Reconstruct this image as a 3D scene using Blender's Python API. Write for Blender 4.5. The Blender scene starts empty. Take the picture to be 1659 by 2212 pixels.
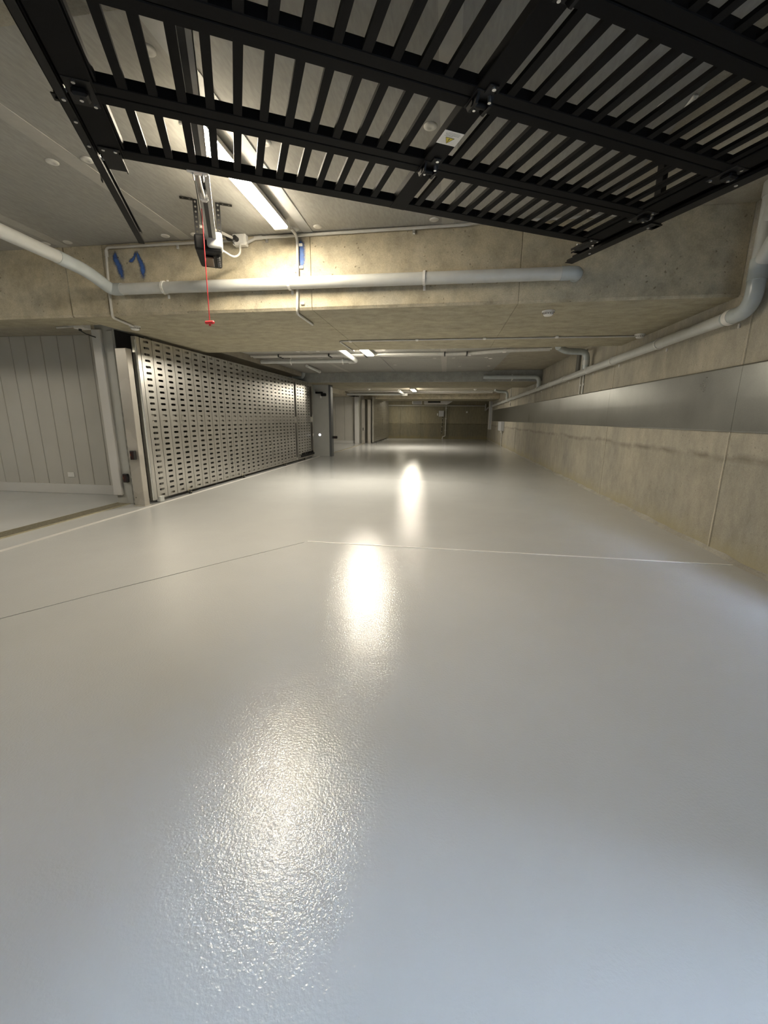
import bpy, math, random
from mathutils import Vector, Matrix
random.seed(7)
S = bpy.context.scene
COL = S.collection
PI = math.pi

# ------------------------------------------------------------------ camera
cam_data = bpy.data.cameras.new('camera')
cam_data.sensor_fit = 'HORIZONTAL'
cam_data.sensor_width = 36.0
cam_data.lens = 888.6 / 1659 * 36.0
cam_data.clip_start = 0.02
cam_data.clip_end = 200
cam = bpy.data.objects.new('camera', cam_data)
COL.objects.link(cam)
yaw, pitch, roll = math.radians(8.195), math.radians(12.815), math.radians(.379)
fwd = Vector((-math.sin(yaw) * math.cos(pitch), math.cos(yaw) * math.cos(pitch), -math.sin(pitch)))
rt = Vector((math.cos(yaw), math.sin(yaw), 0))
up = rt.cross(fwd)
r2 = rt * math.cos(roll) + up * math.sin(roll)
u2 = -rt * math.sin(roll) + up * math.cos(roll)
cm = Matrix((r2, u2, -fwd)).transposed().to_4x4()
cm.translation = (0, 0, 1.2)
cam.matrix_world = cm
S.camera = cam

# ------------------------------------------------------------------ world, exposure
SKY = 52.0
world = bpy.data.worlds.new('overcast_sky')
S.world = world
world.use_nodes = True
wn = world.node_tree.nodes
wn['Background'].inputs[0].default_value = (.60, .77, 1.0, 1)
wn['Background'].inputs[1].default_value = SKY
S.view_settings.view_transform = 'Standard'
S.view_settings.look = 'None'
S.view_settings.gamma = 1.0
S.view_settings.exposure = 0.92
S.view_settings.use_curve_mapping = False
LAMP_NEAR = 84.0
LAMP_FAR = 130.0
LAMP_END = 22.0
FILL_BAY = 76.0
try:
    S.cycles.use_denoising = True
    S.cycles.max_bounces = 12
    S.cycles.diffuse_bounces = 6
    S.cycles.glossy_bounces = 6
    S.cycles.sample_clamp_indirect = 6.0
except Exception:
    pass


# ------------------------------------------------------------------ materials
class NT:
    def __init__(self, name):
        self.m = bpy.data.materials.new(name)
        self.m.use_nodes = True
        self.t = self.m.node_tree
        self.b = self.t.nodes['Principled BSDF']
        self._c = None

    def n(self, typ, **kw):
        nd = self.t.nodes.new(typ)
        for k, v in kw.items():
            setattr(nd, k, v)
        return nd

    def l(self, a, b):
        self.t.links.new(a, b)

    def coord(self):
        if self._c is None:
            g = self.n('ShaderNodeNewGeometry')
            self._c = g.outputs['Position']
        return self._c

    def mapped(self, scale=(1, 1, 1)):
        mp = self.n('ShaderNodeMapping')
        mp.inputs['Scale'].default_value = scale
        self.l(self.coord(), mp.inputs[0])
        return mp.outputs[0]

    def noise(self, scale, detail=4, rough=.55, mul=(1, 1, 1), dist=0):
        nz = self.n('ShaderNodeTexNoise')
        nz.inputs['Scale'].default_value = scale
        nz.inputs['Detail'].default_value = detail
        nz.inputs['Roughness'].default_value = rough
        nz.inputs['Distortion'].default_value = dist
        self.l(self.mapped(mul), nz.inputs['Vector'])
        return nz.outputs[0]

    def ramp(self, fac, stops):
        r = self.n('ShaderNodeValToRGB')
        el = r.color_ramp.elements
        while len(el) < len(stops):
            el.new(.5)
        for e, (p, c) in zip(el, stops):
            e.position = p
            e.color = c if len(c) == 4 else (*c, 1)
        self.l(fac, r.inputs[0])
        return r.outputs[0]

    def mix(self, fac, a, b, mode='MIX'):
        mx = self.n('ShaderNodeMix', data_type='RGBA', blend_type=mode)
        for i, v in ((0, fac), (6, a), (7, b)):
            if isinstance(v, (int, float)):
                mx.inputs[i].default_value = v
            elif isinstance(v, tuple):
                mx.inputs[i].default_value = (*v, 1)
            else:
                self.l(v, mx.inputs[i])
        return mx.outputs[2]

    def math(self, op, a, b=None):
        m = self.n('ShaderNodeMath', operation=op)
        for i, v in ((0, a), (1, b)):
            if v is None:
                continue
            if isinstance(v, (int, float)):
                m.inputs[i].default_value = v
            else:
                self.l(v, m.inputs[i])
        return m.outputs[0]

    def z(self):
        s = self.n('ShaderNodeSeparateXYZ')
        self.l(self.coord(), s.inputs[0])
        return s.outputs[2]

    def bump(self, h, strength=.3, dist=.01):
        b = self.n('ShaderNodeBump')
        b.inputs['Strength'].default_value = strength
        b.inputs['Distance'].default_value = dist
        self.l(h, b.inputs['Height'])
        self.l(b.outputs[0], self.b.inputs['Normal'])

    def color(self, c):
        if isinstance(c, tuple):
            self.b.inputs['Base Color'].default_value = (*c, 1)
        else:
            self.l(c, self.b.inputs['Base Color'])

    def set(self, rough=None, metal=None, spec=None, coat=None):
        for k, v in (('Roughness', rough), ('Metallic', metal), ('Specular IOR Level', spec), ('Coat Weight', coat)):
            if v is None:
                continue
            if isinstance(v, (int, float)):
                self.b.inputs[k].default_value = v
            else:
                self.l(v, self.b.inputs[k])


def plain(name, c, rough=.5, metal=0.0, spec=.5, grain=.06, gscale=30):
    t = NT(name)
    nz = t.noise(gscale, 3)
    d = tuple(max(0, x * (1 - grain)) for x in c)
    e = tuple(min(1, x * (1 + grain)) for x in c)
    t.color(t.ramp(nz, [(.3, d), (.7, e)]))
    t.set(rough, metal, spec)
    return t.m


def concrete(name, base, tint, pits=.5, streak=(1, 1, 1), stain=None, amt=.22, below=.9):
    t = NT(name)
    big = t.noise(1.3, 5, .6, streak)
    mid = t.noise(7, 6, .65, streak)
    fine = t.noise(90, 3, .6)
    c = t.mix(t.ramp(big, [(.32, (0, 0, 0)), (.7, (1, 1, 1))]), base, tint)
    dk = tuple(x * (1 - amt) for x in (1, 1, 1))
    c = t.mix(1.0, c, t.ramp(mid, [(.3, dk), (.62, (1, 1, 1))]), 'MULTIPLY')
    c = t.mix(1.0, c, t.ramp(fine, [(.3, (.86, .86, .86)), (.65, (1.04, 1.04, 1.04))]), 'MULTIPLY')
    h = fine
    if pits:
        v = t.n('ShaderNodeTexVoronoi')
        v.inputs['Scale'].default_value = 17
        v.inputs['Randomness'].default_value = 1
        wv = t.noise(14, 3, .6)
        add = t.n('ShaderNodeVectorMath', operation='MULTIPLY_ADD')
        t.l(wv, add.inputs[0])
        add.inputs[1].default_value = (.09, .09, .09)
        t.l(t.coord(), add.inputs[2])
        t.l(add.outputs[0], v.inputs['Vector'])
        spot = t.ramp(v.outputs['Distance'], [(.09, (1, 1, 1)), (.16, (0, 0, 0))])
        gate = t.ramp(t.noise(2.6, 3), [(.46, (0, 0, 0)), (.56, (1, 1, 1))])
        k = t.math('MULTIPLY', t.math('MULTIPLY', spot, gate), pits)
        c = t.mix(k, c, tuple(x * .35 for x in base))
        h = t.math('SUBTRACT', fine, t.math('MULTIPLY', k, 2.0))
    if stain:
        wob = t.math('MULTIPLY', t.math('SUBTRACT', t.noise(1.1, 5, .6), .5), .22)
        dz = t.math('ABSOLUTE', t.math('ADD', t.math('SUBTRACT', t.z(), stain), wob))
        band = t.ramp(dz, [(.0, (1, 1, 1)), (.05, (0, 0, 0))])
        brk = t.ramp(t.noise(3.2, 4), [(.34, (.12, .12, .12)), (.6, (1, 1, 1))])
        low = t.ramp(t.math('ADD', t.math('SUBTRACT', stain + .5, t.z()), wob), [(.49, (0, 0, 0)), (.51, (1, 1, 1))])
        c = t.mix(low, c, t.mix(1.0, c, (below,) * 3, 'MULTIPLY'))
        c = t.mix(t.math('MULTIPLY', t.math('MULTIPLY', band, brk), .7), c, tuple(x * .30 for x in base))
        # paler washed run-off and damp foot of the wall
        foot = t.ramp(t.math('ADD', t.z(), t.math('MULTIPLY', t.math('SUBTRACT', t.noise(3, 4), .5), .4)),
                      [(.0, (1, 1, 1)), (.22, (0, 0, 0))])
        c = t.mix(t.math('MULTIPLY', foot, .8), c, tuple(a * b for a, b in zip(base, (.72, .70, .55))))
    t.color(c)
    t.set(.82, 0, .3)
    t.bump(h, .35, .006)
    return t.m


def floor_mat():
    t = NT('grey_epoxy_paint')
    big = t.noise(.5, 4, .6)
    c = t.ramp(big, [(.3, (.475, .48, .48)), (.7, (.535, .54, .54))])
    t.color(c)
    g = t.noise(110, 2, .55)
    w = t.noise(5, 3, .5)
    h = t.math('ADD', g, t.math('MULTIPLY', w, .5))
    bp_ = t.n('ShaderNodeBump')
    bp_.inputs['Strength'].default_value = .40
    bp_.inputs['Distance'].default_value = .004
    t.l(h, bp_.inputs['Height'])
    t.l(bp_.outputs[0], t.b.inputs['Coat Normal'])
    t.bump(h, .16, .004)
    t.b.inputs['Coat Roughness'].default_value = .12
    t.b.inputs['Coat IOR'].default_value = 1.5
    t.set(.6, 0, .0, 1.0)
    return t.m


def galv(name, base, r0, r1, spangle=26, amt=.25, metal=.9):
    t = NT(name)
    v = t.n('ShaderNodeTexVoronoi')
    v.inputs['Scale'].default_value = spangle
    t.l(t.coord(), v.inputs['Vector'])
    s = t.n('ShaderNodeSeparateColor')
    t.l(v.outputs['Color'], s.inputs[0])
    nz = t.noise(4, 5, .6)
    m = t.math('ADD', t.math('MULTIPLY', s.outputs[0], .5), t.math('MULTIPLY', nz, .5))
    lo = tuple(x * (1 - amt) for x in base)
    t.color(t.ramp(m, [(.25, lo), (.75, base)]))
    t.set(t.ramp(m, [(.2, (r0,) * 3), (.8, (r1,) * 3)]), metal, .5)
    return t.m


def glow(name, c, strength):
    t = NT(name)
    t.color((.9, .9, .9))
    t.b.inputs['Emission Color'].default_value = (*c, 1)
    t.b.inputs['Emission Strength'].default_value = strength
    t.set(.4)
    return t.m


M = {}
M['floor'] = floor_mat()
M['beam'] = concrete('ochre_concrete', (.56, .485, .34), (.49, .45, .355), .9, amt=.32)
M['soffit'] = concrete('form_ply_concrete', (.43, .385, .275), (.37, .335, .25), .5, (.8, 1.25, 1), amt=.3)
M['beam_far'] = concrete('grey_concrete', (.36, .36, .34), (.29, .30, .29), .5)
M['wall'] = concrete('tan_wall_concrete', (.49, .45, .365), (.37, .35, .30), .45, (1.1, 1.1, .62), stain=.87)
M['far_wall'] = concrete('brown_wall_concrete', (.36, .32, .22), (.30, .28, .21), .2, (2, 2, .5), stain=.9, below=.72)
M['bead'] = concrete('pale_bead_concrete', (.58, .53, .43), (.50, .46, .38), 0)
M['arris'] = concrete('pale_arris_concrete', (.62, .55, .41), (.50, .45, .34), .9, amt=.4)
M['slab'] = concrete('slab_concrete', (.40, .36, .28), (.34, .31, .25), .25)
tb = NT('grey_ceiling_board')
tb.color(tb.mix(1.0, tb.ramp(tb.noise(1.2, 4), [(.3, (.30, .29, .265)), (.7, (.345, .335, .305))]),
                tb.ramp(tb.noise(60, 2, .5, (1, .25, 1)), [(.3, (.88, .88, .88)), (.7, (1.05, 1.05, 1.05))]), 'MULTIPLY'))
tb.set(.62, 0, .35)
M['board'] = tb.m
M['tape'] = plain('pale_joint_compound', (.40, .385, .35), .6, 0, .3, .06, 12)
M['foil'] = plain('foil_tape', (.36, .36, .35), .45, .2, .5, .08, 9)
M['washer'] = plain('pale_plastic_washer', (.56, .55, .51), .5)
M['black'] = plain('black_powder_coat', (.0045, .0045, .0047), .55, 0, .07, .15, 60)
M['black_matt'] = plain('black_steel', (.006, .006, .0065), .5, .0, .2, .2, 40)
M['zinc'] = plain('zinc_plated_steel', (.70, .71, .72), .28, .95, .5, .08, 60)
al = NT('brushed_aluminium')
al.color(al.ramp(al.noise(3, 5, .6, (6, 6, .6)), [(.3, (.62, .60, .56)), (.7, (.70, .68, .64))]))
al.set(al.ramp(al.noise(2, 4, .6, (5, 5, .5)), [(.3, (.27,) * 3), (.7, (.33,) * 3)]), .93, .5)
M['alu'] = al.m
M['alu_post'] = galv('scuffed_aluminium', (.52, .49, .44), .36, .5, 4, .12, .5)
gv = NT('galvanised_sheet')
vo = gv.n('ShaderNodeTexVoronoi')
vo.inputs['Scale'].default_value = 120
gv.l(gv.coord(), vo.inputs['Vector'])
gc = gv.n('ShaderNodeSeparateColor')
gv.l(vo.outputs['Color'], gc.inputs[0])
gm = gv.math('ADD', gv.math('MULTIPLY', gc.outputs[0], .08), gv.math('MULTIPLY', gv.noise(1.1, 5, .6), .92))
gv.color(gv.ramp(gm, [(.3, (.31, .312, .295)), (.65, (.40, .405, .385))]))
gv.set(gv.ramp(gm, [(.3, (.27,) * 3), (.7, (.32,) * 3)]), .92, .5)
M['galv'] = gv.m
M['pvc'] = plain('grey_pvc', (.52, .53, .515), .28, 0, .5, .05, 9)
M['pvc_joint'] = plain('blue_grey_pvc_fitting', (.45, .49, .50), .25, 0, .5, .05, 9)
M['conduit'] = plain('grey_conduit', (.50, .49, .46), .35, 0, .5, .06, 20)
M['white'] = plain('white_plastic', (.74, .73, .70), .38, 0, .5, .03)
M['panel'] = plain('grey_painted_board', (.47, .455, .415), .6, 0, .3, .03, 3)
M['skirt'] = plain('pale_skirting_paint', (.58, .57, .55), .45, 0, .4, .02, 3)
M['pier'] = plain('grey_painted_pier', (.46, .46, .43), .5, 0, .4, .04, 4)
M['dark'] = plain('dark_gap', (.03, .03, .03), .7)
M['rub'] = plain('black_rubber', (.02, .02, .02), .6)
M['red'] = plain('red_cord', (.75, .05, .06), .45)
M['redlens'] = plain('dark_red_lens', (.022, .006, .005), .3)
M['amber'] = plain('amber_lens', (.10, .045, .03), .18)
M['blue'] = plain('blue_spray_paint', (.035, .10, .32), .6, 0, .3, .35, 24)
M['grate'] = plain('stained_grate_steel', (.33, .30, .22), .5, .3, .4, .2, 40)
M['brass'] = plain('dull_brass_edge', (.72, .66, .48), .3, .85, .5, .08, 20)
M['yellow'] = plain('warning_yellow', (.75, .62, .05), .5)
M['ink'] = plain('print_black', (.03, .03, .03), .5)
M['greyink'] = plain('print_grey', (.42, .42, .42), .5)
M['paper'] = plain('sticker_white', (.80, .79, .77), .4, 0, .4, .02)
M['box'] = plain('grey_cabinet', (.50, .51, .53), .4, 0, .5, .03)
M['outside'] = plain('dark_asphalt', (.06, .06, .062), .9, 0, .2)
M['lamp_near'] = glow('lit_diffuser', (1.0, .885, .685), LAMP_NEAR)
M['lamp_far'] = glow('lit_diffuser_far', (1.0, .92, .76), LAMP_FAR)
M['fill_bay'] = glow('fill_diffuser_bay', (1.0, .92, .76), FILL_BAY)
M['lamp_end'] = glow('lit_diffuser_end', (1.0, .92, .74), LAMP_END)


# ------------------------------------------------------------------ mesh builder
class MB:
    def __init__(self):
        self.v, self.f, self.s = [], [], []

    def add(self, vs, fs, smooth=False):
        o = len(self.v)
        self.v += [tuple(p) for p in vs]
        self.f += [tuple(i + o for i in q) for q in fs]
        self.s += [smooth] * len(fs)
        return self

    def box(self, a, b, M4=None):
        x0, y0, z0 = a
        x1, y1, z1 = b
        vs = [(x0, y0, z0), (x1, y0, z0), (x1, y1, z0), (x0, y1, z0), (x0, y0, z1), (x1, y0, z1), (x1, y1, z1), (x0, y1, z1)]
        if M4 is not None:
            vs = [M4 @ Vector(p) for p in vs]
        return self.add(vs, [(0, 3, 2, 1), (4, 5, 6, 7), (0, 1, 5, 4), (1, 2, 6, 5), (2, 3, 7, 6), (3, 0, 4, 7)])

    def cbox(self, a, b, c=.004):
        """box with chamfered edges"""
        x0, y0, z0 = a
        x1, y1, z1 = b
        c = min(c, (x1 - x0) * .45, (y1 - y0) * .45, (z1 - z0) * .45)
        vs, idx = [], {}
        for i, x in enumerate((x0, x1)):
            for j, y in enumerate((y0, y1)):
                for k, z in enumerate((z0, z1)):
                    sx, sy, sz = (c if i == 0 else -c), (c if j == 0 else -c), (c if k == 0 else -c)
                    idx[i, j, k, 0] = len(vs); vs.append((x, y + sy, z + sz))
                    idx[i, j, k, 1] = len(vs); vs.append((x + sx, y, z + sz))
                    idx[i, j, k, 2] = len(vs); vs.append((x + sx, y + sy, z))
        fs = []
        for i in (0, 1):
            q = [idx[i, j, k, 0] for j, k in ((0, 0), (1, 0), (1, 1), (0, 1))]
            fs.append(q if i else q[::-1])
        for j in (0, 1):
            q = [idx[i, j, k, 1] for i, k in ((0, 0), (1, 0), (1, 1), (0, 1))]
            fs.append(q[::-1] if j else q)
        for k in (0, 1):
            q = [idx[i, j, k, 2] for i, j in ((0, 0), (1, 0), (1, 1), (0, 1))]
            fs.append(q if k else q[::-1])
        for i in (0, 1):
            for j in (0, 1):
                for k in (0, 1):
                    t = [idx[i, j, k, n] for n in range(3)]
                    fs.append(t if (i + j + k) % 2 else t[::-1])
        for i in (0, 1):
            for j in (0, 1):
                q = [idx[i, j, 0, 0], idx[i, j, 0, 1], idx[i, j, 1, 1], idx[i, j, 1, 0]]
                fs.append(q if (i + j) % 2 == 0 else q[::-1])
        for j in (0, 1):
            for k in (0, 1):
                q = [idx[0, j, k, 1], idx[0, j, k, 2], idx[1, j, k, 2], idx[1, j, k, 1]]
                fs.append(q if (j + k) % 2 == 0 else q[::-1])
        for i in (0, 1):
            for k in (0, 1):
                q = [idx[i, 0, k, 2], idx[i, 0, k, 0], idx[i, 1, k, 0], idx[i, 1, k, 2]]
                fs.append(q if (i + k) % 2 == 0 else q[::-1])
        return self.add(vs, fs)

    def tube(self, pts, r, seg=14, caps=True, radii=None):
        P = [Vector(p) for p in pts]
        rings = []
        prev = None
        for i, p in enumerate(P):
            d = (P[min(i + 1, len(P) - 1)] - P[max(i - 1, 0)]).normalized()
            if prev is None:
                a = Vector((0, 0, 1)) if abs(d.z) < .9 else Vector((1, 0, 0))
                x = d.cross(a).normalized()
            else:
                x = (prev - d * prev.dot(d)).normalized()
            prev = x
            y = d.cross(x)
            rr = radii[i] if radii else r
            rings.append([p + (x * math.cos(2 * PI * k / seg) + y * math.sin(2 * PI * k / seg)) * rr for k in range(seg)])
        vs = [q for ring in rings for q in ring]
        fs = []
        for i in range(len(P) - 1):
            for k in range(seg):
                k2 = (k + 1) % seg
                fs.append((i * seg + k, i * seg + k2, (i + 1) * seg + k2, (i + 1) * seg + k))
        self.add(vs, fs, True)
        if caps:
            self.add(rings[0], [tuple(range(seg))[::-1]])
            self.add(rings[-1], [tuple(range(seg))])
        return self

    def cyl(self, a, b, r, seg=14):
        return self.tube([a, b], r, seg)

    def lathe(self, prof, o=(0, 0, 0), seg=24):
        """prof: (radius, z) going down from the mount"""
        vs, fs = [], []
        for r, z in prof:
            for k in range(seg):
                a = 2 * PI * k / seg
                vs.append((o[0] + r * math.cos(a), o[1] + r * math.sin(a), o[2] + z))
        for i in range(len(prof) - 1):
            for k in range(seg):
                k2 = (k + 1) % seg
                fs.append((i * seg + k, (i + 1) * seg + k, (i + 1) * seg + k2, i * seg + k2))
        return self.add(vs, fs, True)

    def prism(self, poly, axis, d0, d1):
        """poly in the two other axes extruded along axis"""
        def mk(p, d):
            return {'x': (d, p[0], p[1]), 'y': (p[0], d, p[1]), 'z': (p[0], p[1], d)}[axis]
        n = len(poly)
        vs = [mk(p, d0) for p in poly] + [mk(p, d1) for p in poly]
        fs = [tuple(range(n))[::-1], tuple(range(n, 2 * n))] + [(i, (i + 1) % n, n + (i + 1) % n, n + i) for i in range(n)]
        return self.add(vs, fs)

    def build(self, name, mat, parent=None, label=None, bevel=0):
        me = bpy.data.meshes.new(name)
        me.from_pydata(self.v, [], self.f)
        me.polygons.foreach_set('use_smooth', self.s)
        me.materials.append(mat)
        me.update()
        import bmesh
        bm = bmesh.new()
        bm.from_mesh(me)
        bmesh.ops.recalc_face_normals(bm, faces=bm.faces)
        bm.to_mesh(me)
        bm.free()
        o = bpy.data.objects.new(name, me)
        COL.objects.link(o)
        if parent is not None:
            o.parent = parent
        if label:
            o['label'] = label
        return o


def empty(name, loc=(0, 0, 0), rz=0, label=None, cat=None, group=None):
    o = bpy.data.objects.new(name, None)
    o.empty_display_size = .1
    COL.objects.link(o)
    o.location = loc
    o.rotation_euler = (0, 0, rz)
    if label:
        tag(o, label, cat, group)
    return o


def tag(o, label, cat, group=None):
    o['label'] = label
    o['category'] = cat
    if group:
        o['group'] = group
    return o


def struct(o, label=None):
    o['kind'] = 'structure'
    if label:
        o['label'] = label
    return o


def copy(o, loc=None, parent=None):
    c = o.copy()
    COL.objects.link(c)
    if parent is not None:
        c.parent = parent
    if loc is not None:
        c.location = loc
    return c


def bend(pts, r, n=6):
    """round the corners of a polyline"""
    P = [Vector(p) for p in pts]
    out = [P[0]]
    for i in range(1, len(P) - 1):
        a, b, c = P[i - 1], P[i], P[i + 1]
        d1, d2 = (a - b), (c - b)
        k = min(r, d1.length * .49, d2.length * .49)
        s, e = b + d1.normalized() * k, b + d2.normalized() * k
        for j in range(n + 1):
            t = j / n
            out.append(s * (1 - t) ** 2 + b * 2 * t * (1 - t) + e * t * t)
    out.append(P[-1])
    return out


XW = 2.53          # face of the right wall
XL = -4.03         # face of the sliding gate
YB0, YB1 = 4.37, 6.90   # first beam
ZS = 2.27

# ================================================================== FLOOR
floor = struct(MB().box((-10, -6.5, -.15), (2.75, 26.6, 0)).build('floor', M['floor']))
# raised joints; the first carries its specular glint as painted white
MB().box((-1.31, 3.735, 0), (XW - .06, 3.750, .004), Matrix.Rotation(-.0186, 4, 'Z') @ Matrix.Translation((-.07, .01, 0))).build('joint_line', M['white'], floor, 'raised joint line with a painted-in white glint running across to the right wall')
jl = MB()
P = [(-1.34, 3.75), (-1.85, 3.05), (-2.35, 2.35), (-2.63, 1.93), (-3.4, .8)]
for (x0, y0), (x1, y1) in zip(P, P[1:]):
    d = Vector((x1 - x0, y1 - y0, 0)); L = d.length; d.normalize(); nrm = Vector((-d.y, d.x, 0)) * .006
    a, b = Vector((x0, y0, 0)), Vector((x1, y1, 0))
    jl.add([a - nrm, b - nrm, b + nrm, a + nrm, a - nrm + Vector((0, 0, .0035)), b - nrm + Vector((0, 0, .0035)), b + nrm + Vector((0, 0, .0035)), a + nrm + Vector((0, 0, .0035))],
           [(0, 3, 2, 1), (4, 5, 6, 7), (0, 1, 5, 4), (1, 2, 6, 5), (2, 3, 7, 6), (3, 0, 4, 7)])
jl.build('joint_line', M['floor'], floor, 'thin diagonal joint line towards the left')
# ragged cove of grout where floor meets the right wall
cv = MB()
n = 90
ring = []
for i in range(n + 1):
    y = .95 + (25.4 - .95) * (i / n) ** 1.7
    w = .035 + random.uniform(-.012, .02)
    h = .028 + random.uniform(-.010, .018)
    ring.append([(XW - w, y, 0), (XW - w * .45, y, h * .55), (XW, y, h), (XW, y, 0)])
for a, b in zip(ring, ring[1:]):
    cv.add(a + b, [(0, 1, 5, 4), (1, 2, 6, 5)], False)
cv.build('grout_cove', concrete('cove_grout', (.42, .40, .35), (.36, .34, .30), 0), floor, 'uneven pale grout fillet along the foot of the right wall')

# ================================================================== RIGHT WALL
wr = struct(MB().box((XW + .03, .9, -.1), (2.85, 26.3, 3.2)).build('wall_right', M['wall']))
yj = [.90, 1.27, 4.15, 7.04, 9.92, 12.8, 15.68, 18.56, 21.44, 24.32, 26.15]
for a, b in zip(yj, yj[1:]):
    MB().cbox((XW, a + .002, -.02), (XW + .04, b - .002, 3.05), .004).build('concrete_panel', M['wall'], wr)

for y in yj[1:-1]:
    MB().prism([(XW - .0045, -.014), (XW - .005, -.006), (XW + .002, -.002), (XW + .002, -.02)], 'z', .03, 3.0) if False else None
    b = MB()
    pts = [0.02 + .12 * i for i in range(26)]
    ring = []
    for z in pts:
        w = random.uniform(.012, .022)
        ring.append([(XW + .001, y + .006, z), (XW - .005, y + .009, z), (XW - .004, y + .006 + w, z), (XW + .001, y + .010 + w, z)])
    for p_, q_ in zip(ring, ring[1:]):
        b.add(p_ + q_, [(0, 1, 5, 4), (1, 2, 6, 5), (2, 3, 7, 6)])
    b.build('joint_bead', M['bead'], wr)

# ================================================================== FAR WALL
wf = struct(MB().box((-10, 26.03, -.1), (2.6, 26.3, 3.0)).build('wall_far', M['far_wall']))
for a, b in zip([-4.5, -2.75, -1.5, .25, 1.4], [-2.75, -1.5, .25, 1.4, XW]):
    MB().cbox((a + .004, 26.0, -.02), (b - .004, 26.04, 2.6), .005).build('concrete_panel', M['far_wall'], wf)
for k, (a, b) in enumerate(((-3.2, -2.75),)):
    pass

# ================================================================== CEILING
ceil = struct(MB().box((-10, -6.0, 3.0), (2.75, YB0 + .2, 3.2)).build('ceiling', M['slab']))
bx = [1.33, -.05, -1.39, -2.72, -4.08, -5.4, -6.75, -8.1]
for b, a in zip(bx, bx[1:]):
    MB().cbox((a + .003, 2.06, 2.96), (b - .003, YB0 - .003, 3.001), .003).build('ceiling_board', M['board'], ceil)
    MB().cbox((a + .003, -.9, 2.96), (b - .003, 1.72, 3.001), .003).build('ceiling_board', M['board'], ceil)
# joint strips
MB().box((-2.735, 2.06, 2.9565), (-2.61, 4.36, 2.9605)).build('joint_tape', M['tape'], ceil)
MB().box((-4.13, 2.06, 2.9565), (-4.01, 4.36, 2.9605)).build('joint_tape', M['tape'], ceil)
MB().box((-1.435, 2.06, 2.955), (-1.34, 4.36, 2.9605)).build('joint_tape', M['foil'], ceil, 'shiny foil joint tape beside the lamp')
MB().box((-.10, 2.06, 2.9565), (.01, 4.36, 2.9605)).build('joint_tape', M['tape'], ceil)
wsh = MB().lathe([(0, -.006), (.012, -.006), (.016, -.009), (.034, -.008), (.041, -.004), (.042, 0)], seg=20).build('fixing_washer', M['washer'], ceil)
spots = [(-2.83, 3.02), (-2.56, 3.03), (-4.2, 3.0), (-3.94, 4.25), (-4.2, 4.25), (-2.83, 4.24), (-2.52, 4.25), (-1.5, 4.27), (-1.26, 4.24),
         (-.16, 3.01), (.06, 3.01), (-.17, 4.24), (.07, 4.24), (1.18, 3.02), (1.18, 4.24), (-1.24, 3.02), (-1.52, 2.28)]
for i, (x, y) in enumerate(spots):
    (wsh if i == 0 else copy(wsh)).location = (x, y, 2.96)
# downstand in front of the door opening
struct(MB().cbox((-10, 1.73, 2.80), (XW, 1.90, 3.05), .01).build('ceiling_beam', M['slab']), 'narrow concrete downstand across the ceiling above the slatted door')
# recess ceilings beyond the beams
rec1 = struct(MB().box((-4.3, YB1 - .2, 2.50), (2.7, 12.3, 2.7)).build('ceiling', M['slab']))
for b, a in zip([1.2, -.08, -1.41, -2.74], [-.08, -1.41, -2.74, -4.07]):
    MB().cbox((a + .003, YB1 + .003, 2.465), (b - .003, 12.04, 2.501), .003).build('ceiling_board', M['board'], rec1)
MB().box((-.14, YB1 + .01, 2.462), (-.02, 12.03, 2.4655)).build('joint_tape', M['tape'], rec1)
MB().box((-2.8, YB1 + .01, 2.462), (-2.68, 12.03, 2.4655)).build('joint_tape', M['tape'], rec1)
MB().box((-2.4, 9.33, 2.462), (1.19, 9.36, 2.4655)).build('joint_tape', M['tape'], rec1)
for x, y in [(-.28, 8.1), (.12, 8.1), (.95, 8.1), (-1.2, 8.15), (-2.9, 8.2), (-2.5, 8.2), (-.28, 9.35), (.12, 9.35), (.8, 9.35), (-1.25, 10.4), (.3, 10.8), (1.0, 10.8)]:
    copy(wsh, (x, y, 2.465), rec1)
struct(MB().box((-4.6, 14.2, 2.40), (2.7, 21.2, 2.6)).build('ceiling', M['slab']))
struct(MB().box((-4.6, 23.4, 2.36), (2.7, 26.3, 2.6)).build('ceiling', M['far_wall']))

# ------------------------------------------------------------------ beams
def beam(name, x0, x1, y0, y1, z0, z1, joints, mf, ms, label):
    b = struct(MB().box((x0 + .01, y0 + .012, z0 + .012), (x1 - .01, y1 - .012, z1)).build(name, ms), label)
    xs = [x0] + joints + [x1]
    for a, c in zip(xs, xs[1:]):
        f = MB().cbox((a + .002, y0, z0 + .022), (c - .002, y0 + .02, z1), .003)
        f.build('beam_face', mf, b)
        # soffit with a chamfered arris at the front edge
        q = MB()
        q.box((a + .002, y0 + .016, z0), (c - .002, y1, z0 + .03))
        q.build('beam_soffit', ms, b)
        MB().prism([(y0, z0 + .022), (y0 + .016, z0), (y0 + .03, z0 + .004), (y0 + .03, z0 + .022)], 'x', a + .002, c - .002).build('arris', M['arris'] if mf is M['beam'] else mf, b)
    return b


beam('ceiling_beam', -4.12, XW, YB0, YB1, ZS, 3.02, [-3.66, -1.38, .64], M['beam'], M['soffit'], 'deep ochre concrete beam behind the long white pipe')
beam('ceiling_beam', -9.0, -4.13, YB0, 4.75, ZS, 3.02, [-6.3], M['beam'], M['soffit'], 'left end of the ochre concrete beam over the open garage bay')
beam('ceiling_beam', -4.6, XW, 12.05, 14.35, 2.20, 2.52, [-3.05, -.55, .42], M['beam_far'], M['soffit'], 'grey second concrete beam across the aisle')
beam('ceiling_beam', -4.6, XW, 20.95, 23.7, 2.15, 2.45, [-3.0, -1.6, -.2, 1.2], M['beam'], M['soffit'], 'third concrete beam furthest down the aisle')

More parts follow.
